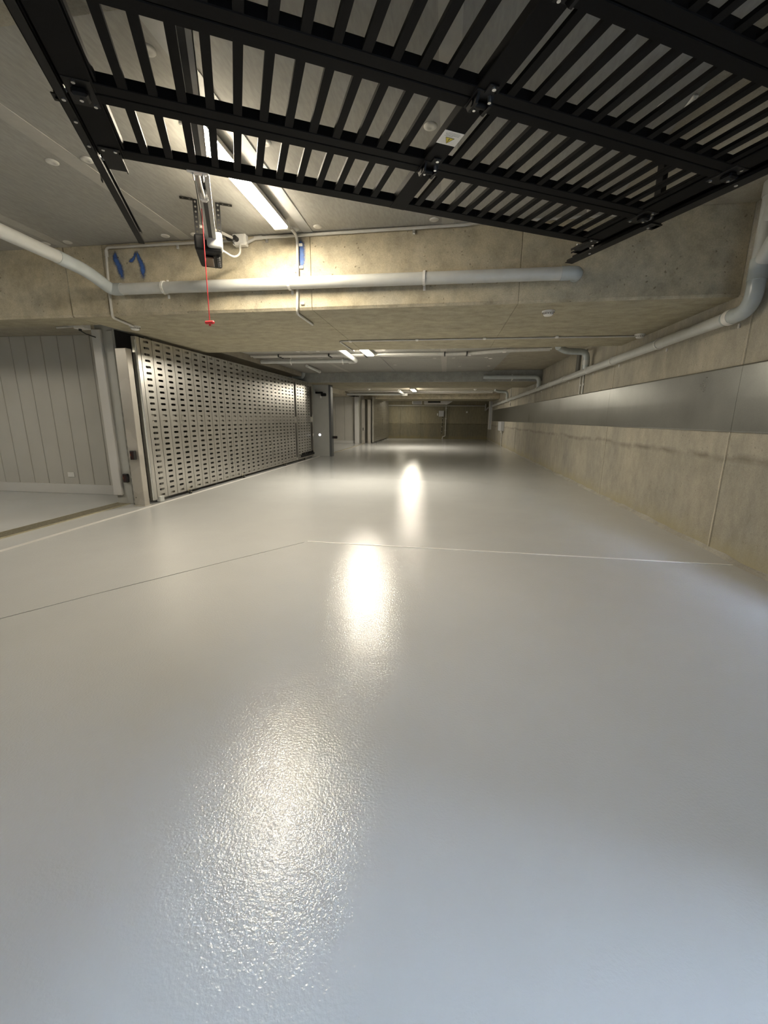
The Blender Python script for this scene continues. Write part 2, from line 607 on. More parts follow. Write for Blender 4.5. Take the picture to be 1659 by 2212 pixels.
# ================================================================== LEFT SIDE: open garage bay
wl = struct(MB().box((-9.6, 5.73, 0), (-4.33, 5.9, 2.36)).build('wall_left', M['panel']))
gx = [-9.6, -9.25, -8.98, -8.71, -8.44, -8.16, -7.89, -7.62, -7.35, -7.07, -6.8, -6.52, -6.26, -5.98, -5.71, -5.44, -5.17, -4.6]
for a, b in zip(gx, gx[1:]):
    MB().cbox((a + .003, 5.71, .0), (b - .003, 5.735, 2.36), .005).build('wall_plank', M['panel'], wl)
struct(MB().cbox((-9.6, 5.692, .0), (-4.6, 5.712, .15), .004).build('baseboard_left', M['skirt']))
struct(MB().box((-9.6, 4.76, 2.36), (-4.13, 13.2, 2.6)).build('ceiling', M['slab']), )
struct(MB().box((-10.0, -6.5, -.1), (-9.6, 13.2, 3.2)).build('wall_garage', M['panel']))
pier = struct(MB().cbox((-4.565, 5.14, 0), (-4.30, 5.712, 2.36), .004).build('wall_pier', M['pier']))
MB().cbox((-4.585, 5.10, .12), (-4.455, 5.141, 2.30), .006).build('corner_post', M['skirt'], pier, 'pale square post on the near corner of the pier')
MB().box((-4.301, 5.16, .02), (-4.292, 5.70, 2.3)).build('shade_strip', M['rub'], pier)  # black strip standing in for shade behind the gate's first slots
MB().cbox((-4.385, 5.115, .0), (-4.30, 5.141, 2.28), .003).build('cover_strip', M['pier'], pier)
# plate and socket
ol = empty('wall_outlet', (-5.83, 5.708, .30), 0, 'small white blank outlet plate low on the grey plank wall', 'outlet')
MB().cbox((-.058, -.012, -.04), (.058, .002, .04), .006).build('cover_plate', M['white'], ol)
MB().cbox((-.042, -.016, -.026), (.042, -.01, .026), .003).build('insert', M['white'], ol)

# floor drain
dr = empty('channel_drain', (-4.48, 2.2, 0), 0, 'narrow steel grated channel drain across the open garage bay', 'drain')
g = MB()
y = -3.0
while y < 3.02:
    g.box((-.10, y, .001), (.10, y + .008, .006))
    y += .018
gr = g.build('grate_bars', M['grate'], dr)
gr['kind'] = 'stuff'
MB().box((-.105, -3.0, .0005), (.105, 3.02, .002)).build('channel', M['dark'], dr)
MB().box((.105, -3.0, 0), (.125, 3.02, .010)).build('edge_strip', M['brass'], dr, 'pale brassy edge strip on the aisle side')
MB().box((-.118, -3.0, 0), (-.105, 3.02, .006)).build('edge_strip', M['grate'], dr)
tr = empty('gate_track', (-3.955, 2.0, 0), 0, 'thin steel floor track with a painted-in highlight under the perforated sliding gate', 'track')
MB().prism([(-.02, 0), (-.006, .010), (.006, .010), (.02, 0)], 'y', -2.5, 10.85).build('rail', M['skirt'], tr)  # pale colour stands for the highlight along the rail
MB().box((-.075, -2.5, 0), (-.022, 10.85, .004)).build('base_plate', M['floor'], tr)

# gate post
gp = empty('gate_post', (-4.11, 5.05, 0), 0, 'scuffed aluminium gate post at the near end of the perforated gate', 'gate post')
MB().cbox((-.08, -.05, .008), (.075, .05, 2.05), .005).build('column', M['alu_post'], gp)
MB().cbox((-.095, -.062, .0), (.09, .062, .010), .003).build('base_plate', M['alu_post'], gp)
MB().cyl((-.045, -.052, .12), (-.045, -.049, .12), .007, 10).build('bolt', M['dark'], gp)


def sensor(loc, label):
    s = empty('photocell_sensor', loc, 0, label, 'sensor', 'photocell sensors by the near gate post')
    MB().cbox((-.034, -.045, -.06), (.034, .0, .06), .006).build('housing', M['rub'], s)
    MB().cbox((-.026, -.052, -.048), (.026, -.043, .048), .005).build('lens', M['redlens'], s)
    MB().cbox((-.02, -.0535, -.01), (-.010, -.0515, .02), .001).build('lens_mark', plain('orange_mark', (.20, .06, .02), .4), s)


sensor((-4.10, 4.998, .70), 'dark red photocell on the aluminium gate post, the higher of two')
sensor((-4.35, 5.112, .37), 'dark red photocell on the grey pier left of the post, the lower one')

# ------------------------------------------------------------------ perforated gates
def plank_mesh(w=.222, pitch=.08, z0=.03, rows=27, sl=.105, sh=.030, th=.003):
    mb = MB()
    hx = .5 * w
    k = 4
    def hole(zc):
        pts = []
        r = sh / 2
        for s_, a0 in ((1, -PI / 2), (-1, PI / 2)):
            for i in range(k + 1):
                a = a0 + PI * i / k
                pts.append((s_ * (sl / 2 - r) + r * math.cos(a), zc + r * math.sin(a)))
        return pts
    for i in range(rows):
        zc = .07 + pitch * i
        a, b = zc - pitch / 2, zc + pitch / 2
        h = hole(zc)
        nh = len(h)
        outer = [(hx, a), (hx, b), (-hx, b), (-hx, a)]
        for x in (0, th):
            vs = [(x, p[0], p[1]) for p in outer] + [(x, p[0], p[1]) for p in h]
            # right cap points 4..4+k ; left cap 5+k..5+2k
            R0, R1, L0, L1 = 4, 4 + k, 5 + k, 5 + 2 * k
            fs = [tuple([0, 1] + list(range(R1, R0 - 1, -1))), tuple([2, 3] + list(range(L1, L0 - 1, -1))), (1, 2, L0, R1), (3, 0, R0, L1)]
            mb.add(vs, fs)
        vs = [(0, p[0], p[1]) for p in h] + [(th, p[0], p[1]) for p in h]
        mb.add(vs, [(j, (j + 1) % nh, nh + (j + 1) % nh, nh + j) for j in range(nh)])
    zt = .07 + pitch * (rows - 1) + pitch / 2
    for s_ in (-1, 1):
        mb.box((-.02, s_ * hx - (.003 if s_ > 0 else 0), .03), (th, s_ * hx + (0 if s_ > 0 else .003), zt))
    return mb


plank = plank_mesh().build('perforated_plank', M['alu'])


def gate(x, ys, ye, gapat, label, base=0.0, near=False):
    g = empty('sliding_gate', (x, ys, 0), 0, label, 'gate')
    y, i = .04, 0
    L = ye - ys
    while y + .2275 <= L - .02:
        if gapat and abs(y + .11 - gapat) < .11:
            y = gapat + .02
        p = copy(plank, (0, y + .1137, .03), g)
        y += .2275
    for z0, z1, nm in ((2.125, 2.225, 'top_rail'), (1.07, 1.235, 'middle_rail'), (.045, .125, 'bottom_rail')):
        MB().cbox((-.062, .0, z0), (-.022, L, z1), .004).build(nm, M['alu_post'], g)
    st = MB().cbox((-.066, -.035, .045), (.004, .038, 2.225), .005)
    st.build('end_stile', M['alu'], g)
    MB().cbox((-.07, L - .02, .045), (.004, L + .02, 2.225), .005).build('end_stile', M['alu'], g)
    MB().box((-.012, -.052, .05), (-.002, -.034, 2.18)).build('edge_seal', M['pier'], g)
    if gapat:
        MB().cbox((-.066, gapat - .025, .045), (.003, gapat - .004, 2.225), .003).build('joining_stile', M['alu'], g)
    ws = [.78, 2.6, 4.85, 6.35] if near else [.8, 2.5, 4.4]
    for wy in ws:
        w = MB()
        w.cyl((.012, wy, .034), (.038, wy, .034), .033, 16)
        wo = w.build('wheel', M['rub'], g)
        b = MB()
        b.cbox((-.0, wy - .028, .03), (.010, wy + .028, .075), .003)
        b.cyl((.008, wy, .034), (.046, wy, .034), .008, 8)
        b.build('wheel_bracket', M['brass'], wo)
    return g


g1 = gate(XL, 5.22, 12.5, 5.88, 'long perforated aluminium sliding gate along the left of the aisle', near=True)
mbk = MB().cbox((-.03, .05, .005), (.03, .15, .09), .01)
mbk.build('guide_shoe', M['pvc'], g1)
lt = MB().cbox((.003, 7.16, .66), (.030, 7.26, .74), .01)
lt.build('latch_plate', M['alu_post'], g1)
bk = MB()
for i in range(7):
    bk.cbox((.004, 6.2 + i * .15, .16), (.03, 6.26 + i * .15, .22), .004)
bk.cbox((.004, 6.1, .10), (.024, 7.28, .165), .004)
bk.build('toothed_rack', M['black_matt'], g1)
g2 = gate(-3.47, 20.3, 25.7, 0, 'second perforated sliding gate in the distance by the far wall')
bpy.data.objects.remove(plank)

for (x, y, lab) in ((-3.93, 20.05, 'bright far gate post with a dark photocell slot'), (-3.66, 20.15, 'bright far gate post next to the second gate')):
    p = empty('gate_post', (x, y, 0), 0, lab, 'gate post')
    MB().cbox((-.07, -.05, 0), (.07, .05, 2.08), .006).build('column', M['alu_post'], p)
    MB().cbox((-.085, -.062, 0), (.085, .062, .012), .003).build('base_plate', M['alu_post'], p)
    if x < -3.8:
        MB().cbox((-.02, -.056, .62), (.02, -.049, .76), .003).build('sensor_slot', M['dark'], p)

# dark closed bay behind the first gate, pier wall, second bay
struct(MB().box((-9.6, 13.0, 0), (-4.2, 13.2, 2.36)).build('wall_bay', M['panel']))
struct(MB().cbox((-4.22, 12.9, 0), (-3.62, 13.15, 2.36), .004).build('wall_return', M['pier']))
struct(MB().cbox((-3.625, 12.885, 0), (-3.555, 13.14, 2.30), .006).build('trim_1', plain('dark_grey_channel', (.10, .105, .11), .4)))
struct(MB().box((-9.6, 13.1, 2.2), (-4.55, 26.2, 2.5)).build('ceiling', M['slab']))
wl2 = struct(MB().box((-8, 20.03, 0), (-4.3, 20.2, 2.2)).build('wall_left', M['panel']))
gx = [-8 + .45 * i for i in range(9)] + [-4.3]
for a, b in zip(gx, gx[1:]):
    MB().cbox((a + .004, 20.0, 0), (b - .004, 20.035, 2.2), .006).build('wall_plank', M['panel'], wl2)
struct(MB().cbox((-8, 19.975, 0), (-4.3, 20.0, .13), .004).build('baseboard_left', M['skirt']))
struct(MB().cbox((-4.33, 19.9, 0), (-4.16, 20.2, 2.2), .006).build('trim_2', M['skirt']))
struct(MB().box((-4.16, 20.15, 0), (-4.08, 26.1, 2.4)).build('wall_left', M['panel']))
struct(MB().box((-9.7, 13.1, 0), (-9.5, 26.2, 2.6)).build('wall_garage', M['panel']))
struct(MB().cbox((-3.90, 13.2, 0), (-3.84, 20.0, .012), .004).build('trim_3', M['grate']))

# gate motor on the pier and its knob
gm = empty('gate_guide', (-3.86, 12.86, 2.0), 0, 'dark roller guide bracket high on the grey return wall', 'bracket')
MB().cbox((-.16, -.07, -.06), (.06, .04, -.01), .006).build('plate', M['black_matt'], gm)
MB().cbox((.02, -.08, -.14), (.17, .03, -.05), .015).build('roller_housing', M['black_matt'], gm)
MB().cbox((-.02, -.05, -.2), (.01, .03, -.12), .004).build('tag', M['white'], gm)
kn = empty('push_button', (-3.94, 12.89, .68), 0, 'round white lit button at the end of the perforated gate', 'button')
MB().cyl((0, -.02, 0), (0, .01, 0), .045, 20).build('housing', M['rub'], kn)
MB().cyl((0.008, -.03, 0), (0.008, -.018, 0), .038, 20).build('button_face', glow('lit_button', (1, 1, 1), 1.6), kn)
pc = empty('photocell_sensor', (-3.50, 13.02, .60), 0, 'small dark sensor box on the edge of the return wall', 'sensor')
MB().cbox((-.06, -.03, -.04), (.10, .03, .04), .008).build('housing', M['rub'], pc)
MB().cbox((.0, -.036, -.025), (.08, -.028, .025), .004).build('lens', M['redlens'], pc)

# ================================================================== LIGHTS
def batten(x, y0, y1, zc, mat, w, label):
    t = empty('batten_light', (x, (y0 + y1) / 2, zc), 0, label, 'light')
    h = (y1 - y0) / 2
    MB().prism([(-w * .34, 0), (-w / 2, -.03), (-w / 2, -.060), (w / 2, -.060), (w / 2, -.03), (w * .34, 0)], 'y', -h + .01, h - .01).build('housing', M['white'], t)
    d = MB()
    pr = [(-w * .49, -.0605), (-w * .48, -.066), (-w * .42, -.074), (w * .42, -.074), (w * .48, -.066), (w * .49, -.0605)]
    d.prism(pr, 'y', -h, h)
    d.build('diffuser', mat, t)
    for s in (-1, 1):
        MB().cbox((-w * .5, s * h - .012 if s > 0 else -h - .020, -.078), (w * .5, h + .020 if s > 0 else -h + .012, -.012), .006).build('end_cap', M['white'], t)
    return t


batten(-1.555, 2.68, 4.06, 2.958, M['lamp_near'], .135, 'long lit batten light on the near grey ceiling above the slatted door')
batten(-1.50, 7.02, 8.39, 2.464, M['lamp_far'], .15, 'lit batten light in the recess behind the first beam')
batten(-6.6, 1.6, 3.0, 2.958, M['fill_bay'], .135, 'added unseen batten light on the ceiling, brightening the open garage bay')  # unseen lamp added to brighten the bay wall and beam
batten(-1.35, 16.9, 18.3, 2.40, M['lamp_far'], .16, 'lit batten light in the second recess, beyond the grey beam')
batten(-2.55, 23.9, 24.9, 2.35, M['lamp_end'], .18, 'small lit lamp furthest away near the far wall')

# small batten stub seen through right slats
cb = empty('cable_cleat', (1.305, 3.02, 2.96), -.02, 'short white cable cover on the ceiling board edge, seen through slats', 'cover')
MB().cbox((-.016, -.075, -.016), (.016, .075, 0), .006).build('cover', M['white'], cb)
MB().box((-.003, -.07, -.018), (.003, .07, -.015)).build('ridge', M['skirt'], cb)

# ================================================================== DOOR (slatted overhead sectional door), local frame u, v
AZ = math.radians(27.55)
door = empty('overhead_door', (0, 0, 0), AZ, 'black slatted overhead sectional door parked open under the near ceiling', 'garage door')
ZD = 2.50
TH = .045
edges = [2.792, 2.32, 1.815, 1.31, .805, .30]
U0, UC0, UC1, U1 = -.565, 1.0, 1.10, 2.642
slat_us = [-.366 + .1108 * i for i in range(12)] + [1.140 + .1113 * i for i in range(13)]
slat_cache = {}
for i in range(5):
    vt, vb = edges[i], edges[i + 1]
    rw_t = .058 if i else .080
    sec = MB()
    sec.cbox((U0, vt - .0025 - rw_t, ZD), (U1, vt - .0025, ZD + TH), .003)
    sec.cbox((U0, vb + .0025, ZD), (U1, vb + .0605, ZD + TH), .003)
    so = sec.build('section_frame', M['black'], door)
    for a, b in ((U0, -.452), (UC0, UC1), (2.525, U1)):
        MB().cbox((a, vb + .004, ZD - .002), (b, vt - .004, ZD + TH - .004), .003).build('stile', M['black'], so)
    MB().box((-.446, vb + .06, ZD + .006), (-.438, vt - rw_t, ZD + TH - .01)).build('edge_channel', M['black'], so)
    L = round(vt - rw_t - vb - .0605, 4)
    if L not in slat_cache:
        s0 = MB().box((0, -L / 2, 0), (.036, L / 2, .017)).build('slat', M['black'], so)
        slat_cache[L] = s0
        first = True
    else:
        s0 = slat_cache[L]
        first = False
    for j, su in enumerate(slat_us):
        s = s0 if (first and j == 0) else copy(s0, None, so)
        s.parent = so
        s.location = (su, (vt - rw_t + vb + .0605) / 2, ZD + .003)


def bolt(parent, a, b, r, k=10):
    MB().cyl(a, b, r, k).build('bolt', M['zinc'], parent)


def hinge(u, v):
    h = MB()
    h.cbox((u - .045, v - .06, ZD - .006), (u + .04, v + .055, ZD + .0), .002)
    for s in (-1, 1):
        h.prism([(v - .05, ZD - .004), (v + .05, ZD - .004), (v + .03, ZD - .034), (v - .03, ZD - .034)], 'x', u + s * .032 - .006, u + s * .032 + .006)
    h.cyl((u - .042, v, ZD - .018), (u + .042, v, ZD - .018), .012, 12)
    h.cbox((u - .012, v - .10, ZD - .009), (u + .03, v - .05, ZD), .002)
    ho = h.build('hinge', M['black_matt'], door)
    bolt(ho, (u + .012, v - .088, ZD - .016), (u + .012, v - .088, ZD - .008), .0085)
    bolt(ho, (u + .022, v - .040, ZD - .03), (u + .022, v - .040, ZD - .004), .0075)
    bolt(ho, (u + .0, v + .045, ZD - .012), (u + .0, v + .045, ZD - .005), .0065)


for v in edges[1:5]:
    hinge(1.05, v)


def side_hinge(u, v, s):
    """s=-1 left, +1 right: bracket with a roller reaching into the track"""
    h = MB()
    h.cbox((u - .05, v - .07, ZD - .005), (u + .05, v + .09, ZD), .002)
    h.cbox((u - .03, v - .03, ZD - .032), (u + .03, v + .03, ZD - .003), .008)
    ho = h.build('end_hinge', M['black_matt'], door)
    for du, dv in ((-.01, -.055), (0, .0), (.034, .072)):
        bolt(ho, (u + s * -du, v + dv, ZD - (.038 if dv == 0 else .012)), (u + s * -du, v + dv, ZD - .003), .0075)
    r = MB()
    ut = -.590 if s < 0 else 2.728
    r.cyl((u, v + .06, ZD + .022), (ut, v + .06, ZD + .022), .006, 8)
    r.cyl((ut - .010, v + .06, ZD + .022), (ut + .010, v + .06, ZD + .022), .020, 16)
    r.build('roller', M['zinc'], ho)


for v in edges[1:5]:
    side_hinge(-.512, v, -1)
    side_hinge(2.60, v, 1)
# top brackets
for s, u0, u1 in ((-1, -.555, -.462), (1, 2.545, 2.64)):
    t = MB()
    t.cbox((u0, 2.70, ZD - .008), (u1, 2.90, ZD - .002), .002)
    t.cbox((u0 if s > 0 else u1 - .006, 2.72, ZD - .018), (u0 + .006 if s > 0 else u1, 2.90, ZD - .004), .002)
    to = t.build('top_bracket', M['black_matt'], door)
    for uu in (u0 + .02, u1 - .02):
        bolt(to, (uu, 2.715, ZD - .014), (uu, 2.715, ZD - .006), .0075)
    r = MB()
    ut = -.590 if s < 0 else 2.728
    r.cyl((u0 + .03, 2.87, ZD + .02), (ut, 2.87, ZD + .02), .006, 8)
    r.cyl((ut - .010, 2.87, ZD + .02), (ut + .010, 2.87, ZD + .02), .020, 16)
    r.build('roller', M['zinc'], to)
# warning sticker
wl_ = MB().box((.996, 2.019, ZD - .0035), (1.096, 2.114, ZD - .0022)).build('warning_sticker', M['paper'], door, 'white warning sticker with a yellow triangle on the centre stile')
tri = MB().prism([(1.022, 2.062), (1.066, 2.062), (1.044, 2.102)], 'z', ZD - .0040, ZD - .0034)
tri.build('triangle', M['yellow'], wl_)
ti = MB()
for (a, b) in (((1.022, 2.062), (1.066, 2.062)), ((1.066, 2.062), (1.044, 2.102)), ((1.044, 2.102), (1.022, 2.062))):
    ti.cyl((a[0], a[1], ZD - .0039), (b[0], b[1], ZD - .0039), .0010, 5)
ti.prism([(1.0415, 2.068), (1.0465, 2.068), (1.0455, 2.084), (1.0425, 2.084)], 'z', ZD - .0044, ZD - .0039)
ti.cyl((1.044, 2.0895, ZD - .0044), (1.044, 2.0895, ZD - .0039), .0025, 8)
ti.build('triangle_mark', M['ink'], wl_)
tl = MB()
for r_, (a, b) in enumerate(((1.022, 1.078), (1.010, 1.084), (1.012, 1.080), (1.016, 1.082), (1.010, 1.052))):
    vv = 2.028 + r_ * .0058
    uu = a
    while uu < b:
        w_ = random.uniform(.003, .008)
        tl.box((uu, vv, ZD - .0040), (min(uu + w_, b), vv + .0026, ZD - .0034))
        uu += w_ + .002
tx = tl.build('fine_print', M['greyink'], wl_)
tx['kind'] = 'stuff'

# tracks
def track(label, u0, u1, v1, side):
    t = empty('door_track', (0, 0, 0), AZ, label, 'track')
    c = MB()
    o = u0 if side < 0 else u1
    i = u1 if side < 0 else u0
    lo, hi = min(o, i), max(o, i)
    c.box((lo, .35, ZD - .012), (hi, v1, ZD - .009))
    c.box((lo, .35, ZD + .047), (hi, v1 - .06, ZD + .050))
    if side < 0:
        c.box((lo, .35, ZD - .012), (lo + .003, v1, ZD + .050))
        c.box((hi - .003, .35, ZD - .012), (hi, v1 - .02, ZD + .004))
        c.box((hi - .003, .35, ZD + .038), (hi, v1 - .06, ZD + .050))
    else:
        c.box((hi - .003, .35, ZD - .012), (hi, v1, ZD + .050))
        c.box((lo, .35, ZD - .012), (lo + .003, v1 - .02, ZD + .004))
        c.box((lo, .35, ZD + .038), (lo + .003, v1 - .06, ZD + .050))
    c.build('channel', M['black_matt'], t)
    return t


tl_ = track('black steel door track left of the slatted door', -.612, -.572, 3.93, -1)
trk = track('black steel door track right of the slatted door', 2.700, 2.775, 3.13, 1)


def perforated(p0, p1, w, th, axis, parent, name='hanger_strap', holes=True):
    """flat punched strap from p0 to p1 (vertical or along u), holes as small pale discs let through"""
    p0, p1 = Vector(p0), Vector(p1)
    d = p1 - p0
    L = d.length
    d.normalize()
    wv = {'u': Vector((1, 0, 0)), 'v': Vector((0, 1, 0)), 'z': Vector((0, 0, 1))}[axis]
    nv = d.cross(wv).normalized()
    mb = MB()
    n_ = max(1, int(L / .034))
    seg = L / n_
    k = 8
    for i in range(n_):
        c = p0 + d * (seg * (i + .5))
        for sgn in (-1, 1):
            off = nv * (th / 2 * sgn)
            outer = [c + d * (a * seg / 2) + wv * (b * w / 2) + off for a, b in ((-1, -1), (1, -1), (1, 1), (-1, 1))]
            r = min(w, seg) * .24
            inner = [c + (d * math.cos(2 * PI * j / k + PI * 1.25) + wv * math.sin(2 * PI * j / k + PI * 1.25)) * r + off for j in range(k)]
            fs = []
            for q in range(4):
                a0, a1 = 4 + q * 2, 4 + (q * 2 + 2) % k
                fs.append((q, (q + 1) % 4, a1, 4 + (q * 2 + 1) % k, a0))
            mb.add(outer + inner, fs)
    return mb.build(name, M['black_matt'], parent)


# left hangers (thin punched angle up to the ceiling)
perforated((-.625, 3.05, ZD - .01), (-.625, 3.05, 2.955), .035, .003, 'v', tl_)
h = MB().cbox((-.66, 2.47, ZD + .05), (-.612, 2.52, ZD + .056), .002)
h.cbox((-.652, 2.485, ZD + .05), (-.612, 2.505, 2.957), .002)
h.build('hanger_angle', M['black_matt'], tl_)
for v in (2.38, 2.52, 2.70):
    bolt(tl_, (-.590, v, ZD - .016), (-.590, v, ZD - .011), .008)
# right hangers: gusset bracket to the ceiling
hg = MB()
hg.cbox((2.755, 2.35, ZD - .02), (2.80, 2.40, 2.957), .002)
hg.cbox((2.70, 2.34, ZD - .020), (2.80, 2.42, ZD - .012), .002)
hg.prism([(2.32, 2.957), (2.48, 2.957), (2.42, 2.86), (2.40, 2.72), (2.35, 2.72)], 'x', 2.780, 2.786)
hg.build('hanger_bracket', M['black_matt'], trk)
for v, z in ((2.395, ZD - .026), (1.86, ZD - .016), (2.90, ZD - .016)):
    bolt(trk, (2.735, v, z), (2.735, v, ZD - .011), .009)

# ------------------------------------------------------------------ opener
op = empty('door_opener', (0, 0, 0), AZ, 'black ceiling door opener with grey rail and pale cap under the beam', 'motor')
ZR = 2.655
rl = MB()
for a, b in ((-.150, -.118), (-.088, -.060)):
    rl.box((a, -.15, ZR), (b, 4.18, ZR + .004))
rl.box((-.150, -.15, ZR), (-.146, 4.18, ZR + .045))
rl.box((-.064, -.15, ZR), (-.060, 4.18, ZR + .045))
rl.box((-.150, -.15, ZR + .042), (-.060, 4.18, ZR + .046))
ro = rl.build('rail', plain('grey_rail_steel', (.40, .395, .375), .42, .35), op)
MB().box((-.119, -.1, ZR + .004), (-.087, 4.15, ZR + .012)).build('rail_slot', M['rub'], ro)
MB().tube([(-.142, 2.9, ZR - .012), (-.142, 3.6, ZR - .006), (-.142, 4.12, ZR - .004)], .0035, 6).build('drive_cable', M['zinc'], ro)
mt = MB()
mt.add([(-.235, 4.16, 2.695), (-.02, 4.16, 2.71), (-.02, 4.16, 2.575), (-.235, 4.16, 2.575),
        (-.235, 4.56, 2.72), (-.02, 4.56, 2.72), (-.03, 4.54, 2.555), (-.21, 4.54, 2.555)],
       [(0, 1, 2, 3), (4, 7, 6, 5), (0, 4, 5, 1), (3, 2, 6, 7), (0, 3, 7, 4), (1, 5, 6, 2)])
mo = mt.build('body', M['black_matt'], op)
bv = mo.modifiers.new('bevel', 'BEVEL'); bv.width = .018; bv.segments = 3
c_ = MB()
c_.add([(-.135, 4.10, 2.70), (-.012, 4.10, 2.71), (-.012, 4.13, 2.60), (-.135, 4.13, 2.60), (-.135, 4.26, 2.725), (-.010, 4.26, 2.725), (-.010, 4.26, 2.59), (-.135, 4.26, 2.59)],
       [(0, 1, 2, 3), (4, 7, 6, 5), (0, 4, 5, 1), (3, 2, 6, 7), (0, 3, 7, 4), (1, 5, 6, 2)])
cp = c_.build('lamp_cap', M['pvc'], op)
bv = cp.modifiers.new('bevel', 'BEVEL'); bv.width = .02; bv.segments = 3
MB().cbox((-.16, 4.26, 2.548), (-.095, 4.48, 2.562), .004).build('sensor_lens', M['amber'], op)
bt = MB()
for i in range(5):
    bt.cbox((-.068, 4.24 + i * .052, 2.548), (-.04, 4.262 + i * .052, 2.562), .002)
bt.build('buttons', plain('grey_buttons', (.09, .09, .09), .4), op)
MB().cbox((-.088, 4.22, 2.552), (-.083, 4.53, 2.562), .001).build('seam', M['rub'], op)
# punched straps
for u in (-.205, -.030):
    perforated((u, 4.19, 2.70), (u, 4.19, 2.958), .036, .003, 'u', op)
    perforated((u + (-.015 if u < -.1 else .015), 4.19, 2.952), (u + (-.115 if u < -.1 else .115), 4.19, 2.952), .036, .003, 'v', op, 'ceiling_angle')
cg = MB()
cg.cbox((-.128, 3.30, ZR - .035), (-.085, 3.42, ZR - .002), .008)
cg.cyl((-.13, 3.37, ZR - .03), (-.08, 3.37, ZR - .03), .012, 12)
cg.build('trolley', M['white'], op)
am = MB()
am.tube([(-.105, 3.36, ZR - .03), (-.112, 3.1, ZD + .085), (-.11, 2.84, ZD + .02)], .009, 8)
am.build('door_arm', M['zinc'], op)
ab = MB()
ab.cbox((-.165, 2.775, ZD - .004), (-.055, 2.80, ZD + .05), .003)
for u in (-.135, -.085):
    ab.cbox((u - .004, 2.79, ZD - .012), (u + .004, 2.86, ZD + .04), .002)
ab.cyl((-.15, 2.84, ZD + .018), (-.07, 2.84, ZD + .018), .008, 10)
ab.build('door_bracket', M['zinc'], op)
# red release cord
cd = empty('release_cord', (-1.785, 3.13, 0), 0, 'red pull cord with a red T handle hanging from the opener rail', 'cord')
MB().tube([(.0, .0, 2.655), (-.004, 0, 2.3), (-.008, .0, 1.915)], .0035, 8).build('cord', M['red'], cd)
hd = MB().cbox((-.046, -.012, 1.888), (.030, .012, 1.912), .008)
hd.build('handle', M['red'], cd)
MB().lathe([(0, 0), (.007, .001), (.009, .008), (.005, .014), (0, .014)], (-.008, 0, 1.874), 10).build('knot', M['red'], cd)

# coiled plug lead and socket box on the beam
jb = empty('socket_box', (-2.09, 4.345, 2.915), 0, 'white surface socket box on the beam beside the opener', 'socket')
MB().cbox((-.062, -.05, -.052), (.075, .024, .052), .008).build('case', M['white'], jb)
MB().cbox((-.045, -.056, -.036), (.058, -.048, .036), .005).build('face_plate', M['white'], jb)
pl = empty('plug_lead', (-2.12, 4.27, 2.905), 0, 'black coiled power lead plugged in beside the opener', 'cable')
MB().cyl((.02, .02, .005), (.02, -.03, .005), .022, 14).build('plug', M['rub'], pl)
cl = MB()
for q in range(4):
    pts = [(-.035 + .034 * math.cos(a), -.01 - .006 * q, -.002 + .012 * math.sin(a) + .004 * q) for a in [2 * PI * j / 18 for j in range(19)]]
    cl.tube(pts, .0045, 6)
cl.tube([(-.02, -.02, -.012), (-.005, -.015, -.035), (.01, -.01, -.05)], .0035, 6)
cl.build('coil', M['rub'], pl)
fl = empty('flexible_conduit', (0, 0, 0), 0, 'short grey flexible conduit between opener and socket box', 'conduit')
MB().tube(bend([(-2.24, 3.86, 2.86), (-2.20, 4.05, 2.91), (-2.11, 4.29, 2.91)], .08), .013, 10).build('tube', M['conduit'], fl)
MB().tube(bend([(-2.12, 4.03, 2.72), (-2.075, 4.15, 2.70), (-2.05, 4.24, 2.76), (-2.07, 4.285, 2.865)], .08), .010, 10).build('tube', M['conduit'], fl)

# ================================================================== PIPES
def pipe_clip(c, axis, r, parent, wall):
    """two-part saddle: ring and foot towards the wall; axis x or y = run direction"""
    mb = MB()
    k = 18
    rr = r + .009
    w = .012
    pts = [2 * PI * j / k for j in range(k)]
    vs, fs = [], []
    for a in pts:
        for q, rad in ((-w, r + .0005), (w, r + .0005), (w, rr), (-w, rr)):
            if axis == 'x':
                vs.append((c[0] + q, c[1] + rad * math.cos(a), c[2] + rad * math.sin(a)))
            else:
                vs.append((c[0] + rad * math.cos(a), c[1] + q, c[2] + rad * math.sin(a)))
    for j in range(k):
        o, o2 = j * 4, ((j + 1) % k) * 4
        for q in range(4):
            fs.append((o + q, o + (q + 1) % 4, o2 + (q + 1) % 4, o2 + q))
    mb.add(vs, fs, False)
    for s in (-1, 1):
        z0, z1 = (c[2] + r * .9, c[2] + rr + .026) if s > 0 else (c[2] - rr - .026, c[2] - r * .9)
        if axis == 'x':
            mb.cbox((c[0] - w, wall - .012, z0), (c[0] + w, wall, z1), .003)
            mb.box((c[0] - w, c[1], z0 if s < 0 else z1 - .022), (c[0] + w, wall - .002, z0 + .022 if s < 0 else z1)) if False else None
        else:
            mb.cbox((wall - .012, c[1] - w, z0), (wall, c[1] + w, z1), .003)
    # foot linking ring and wall
    if axis == 'x':
        mb.box((c[0] - w, c[1] + r * .6, c[2] - .02), (c[0] + w, wall, c[2] + .02))
    else:
        mb.box((c[0] + r * .6, c[1] - w, c[2] - .02), (wall, c[1] + w, c[2] + .02))
    return mb.build('pipe_clip', M['white'], parent)


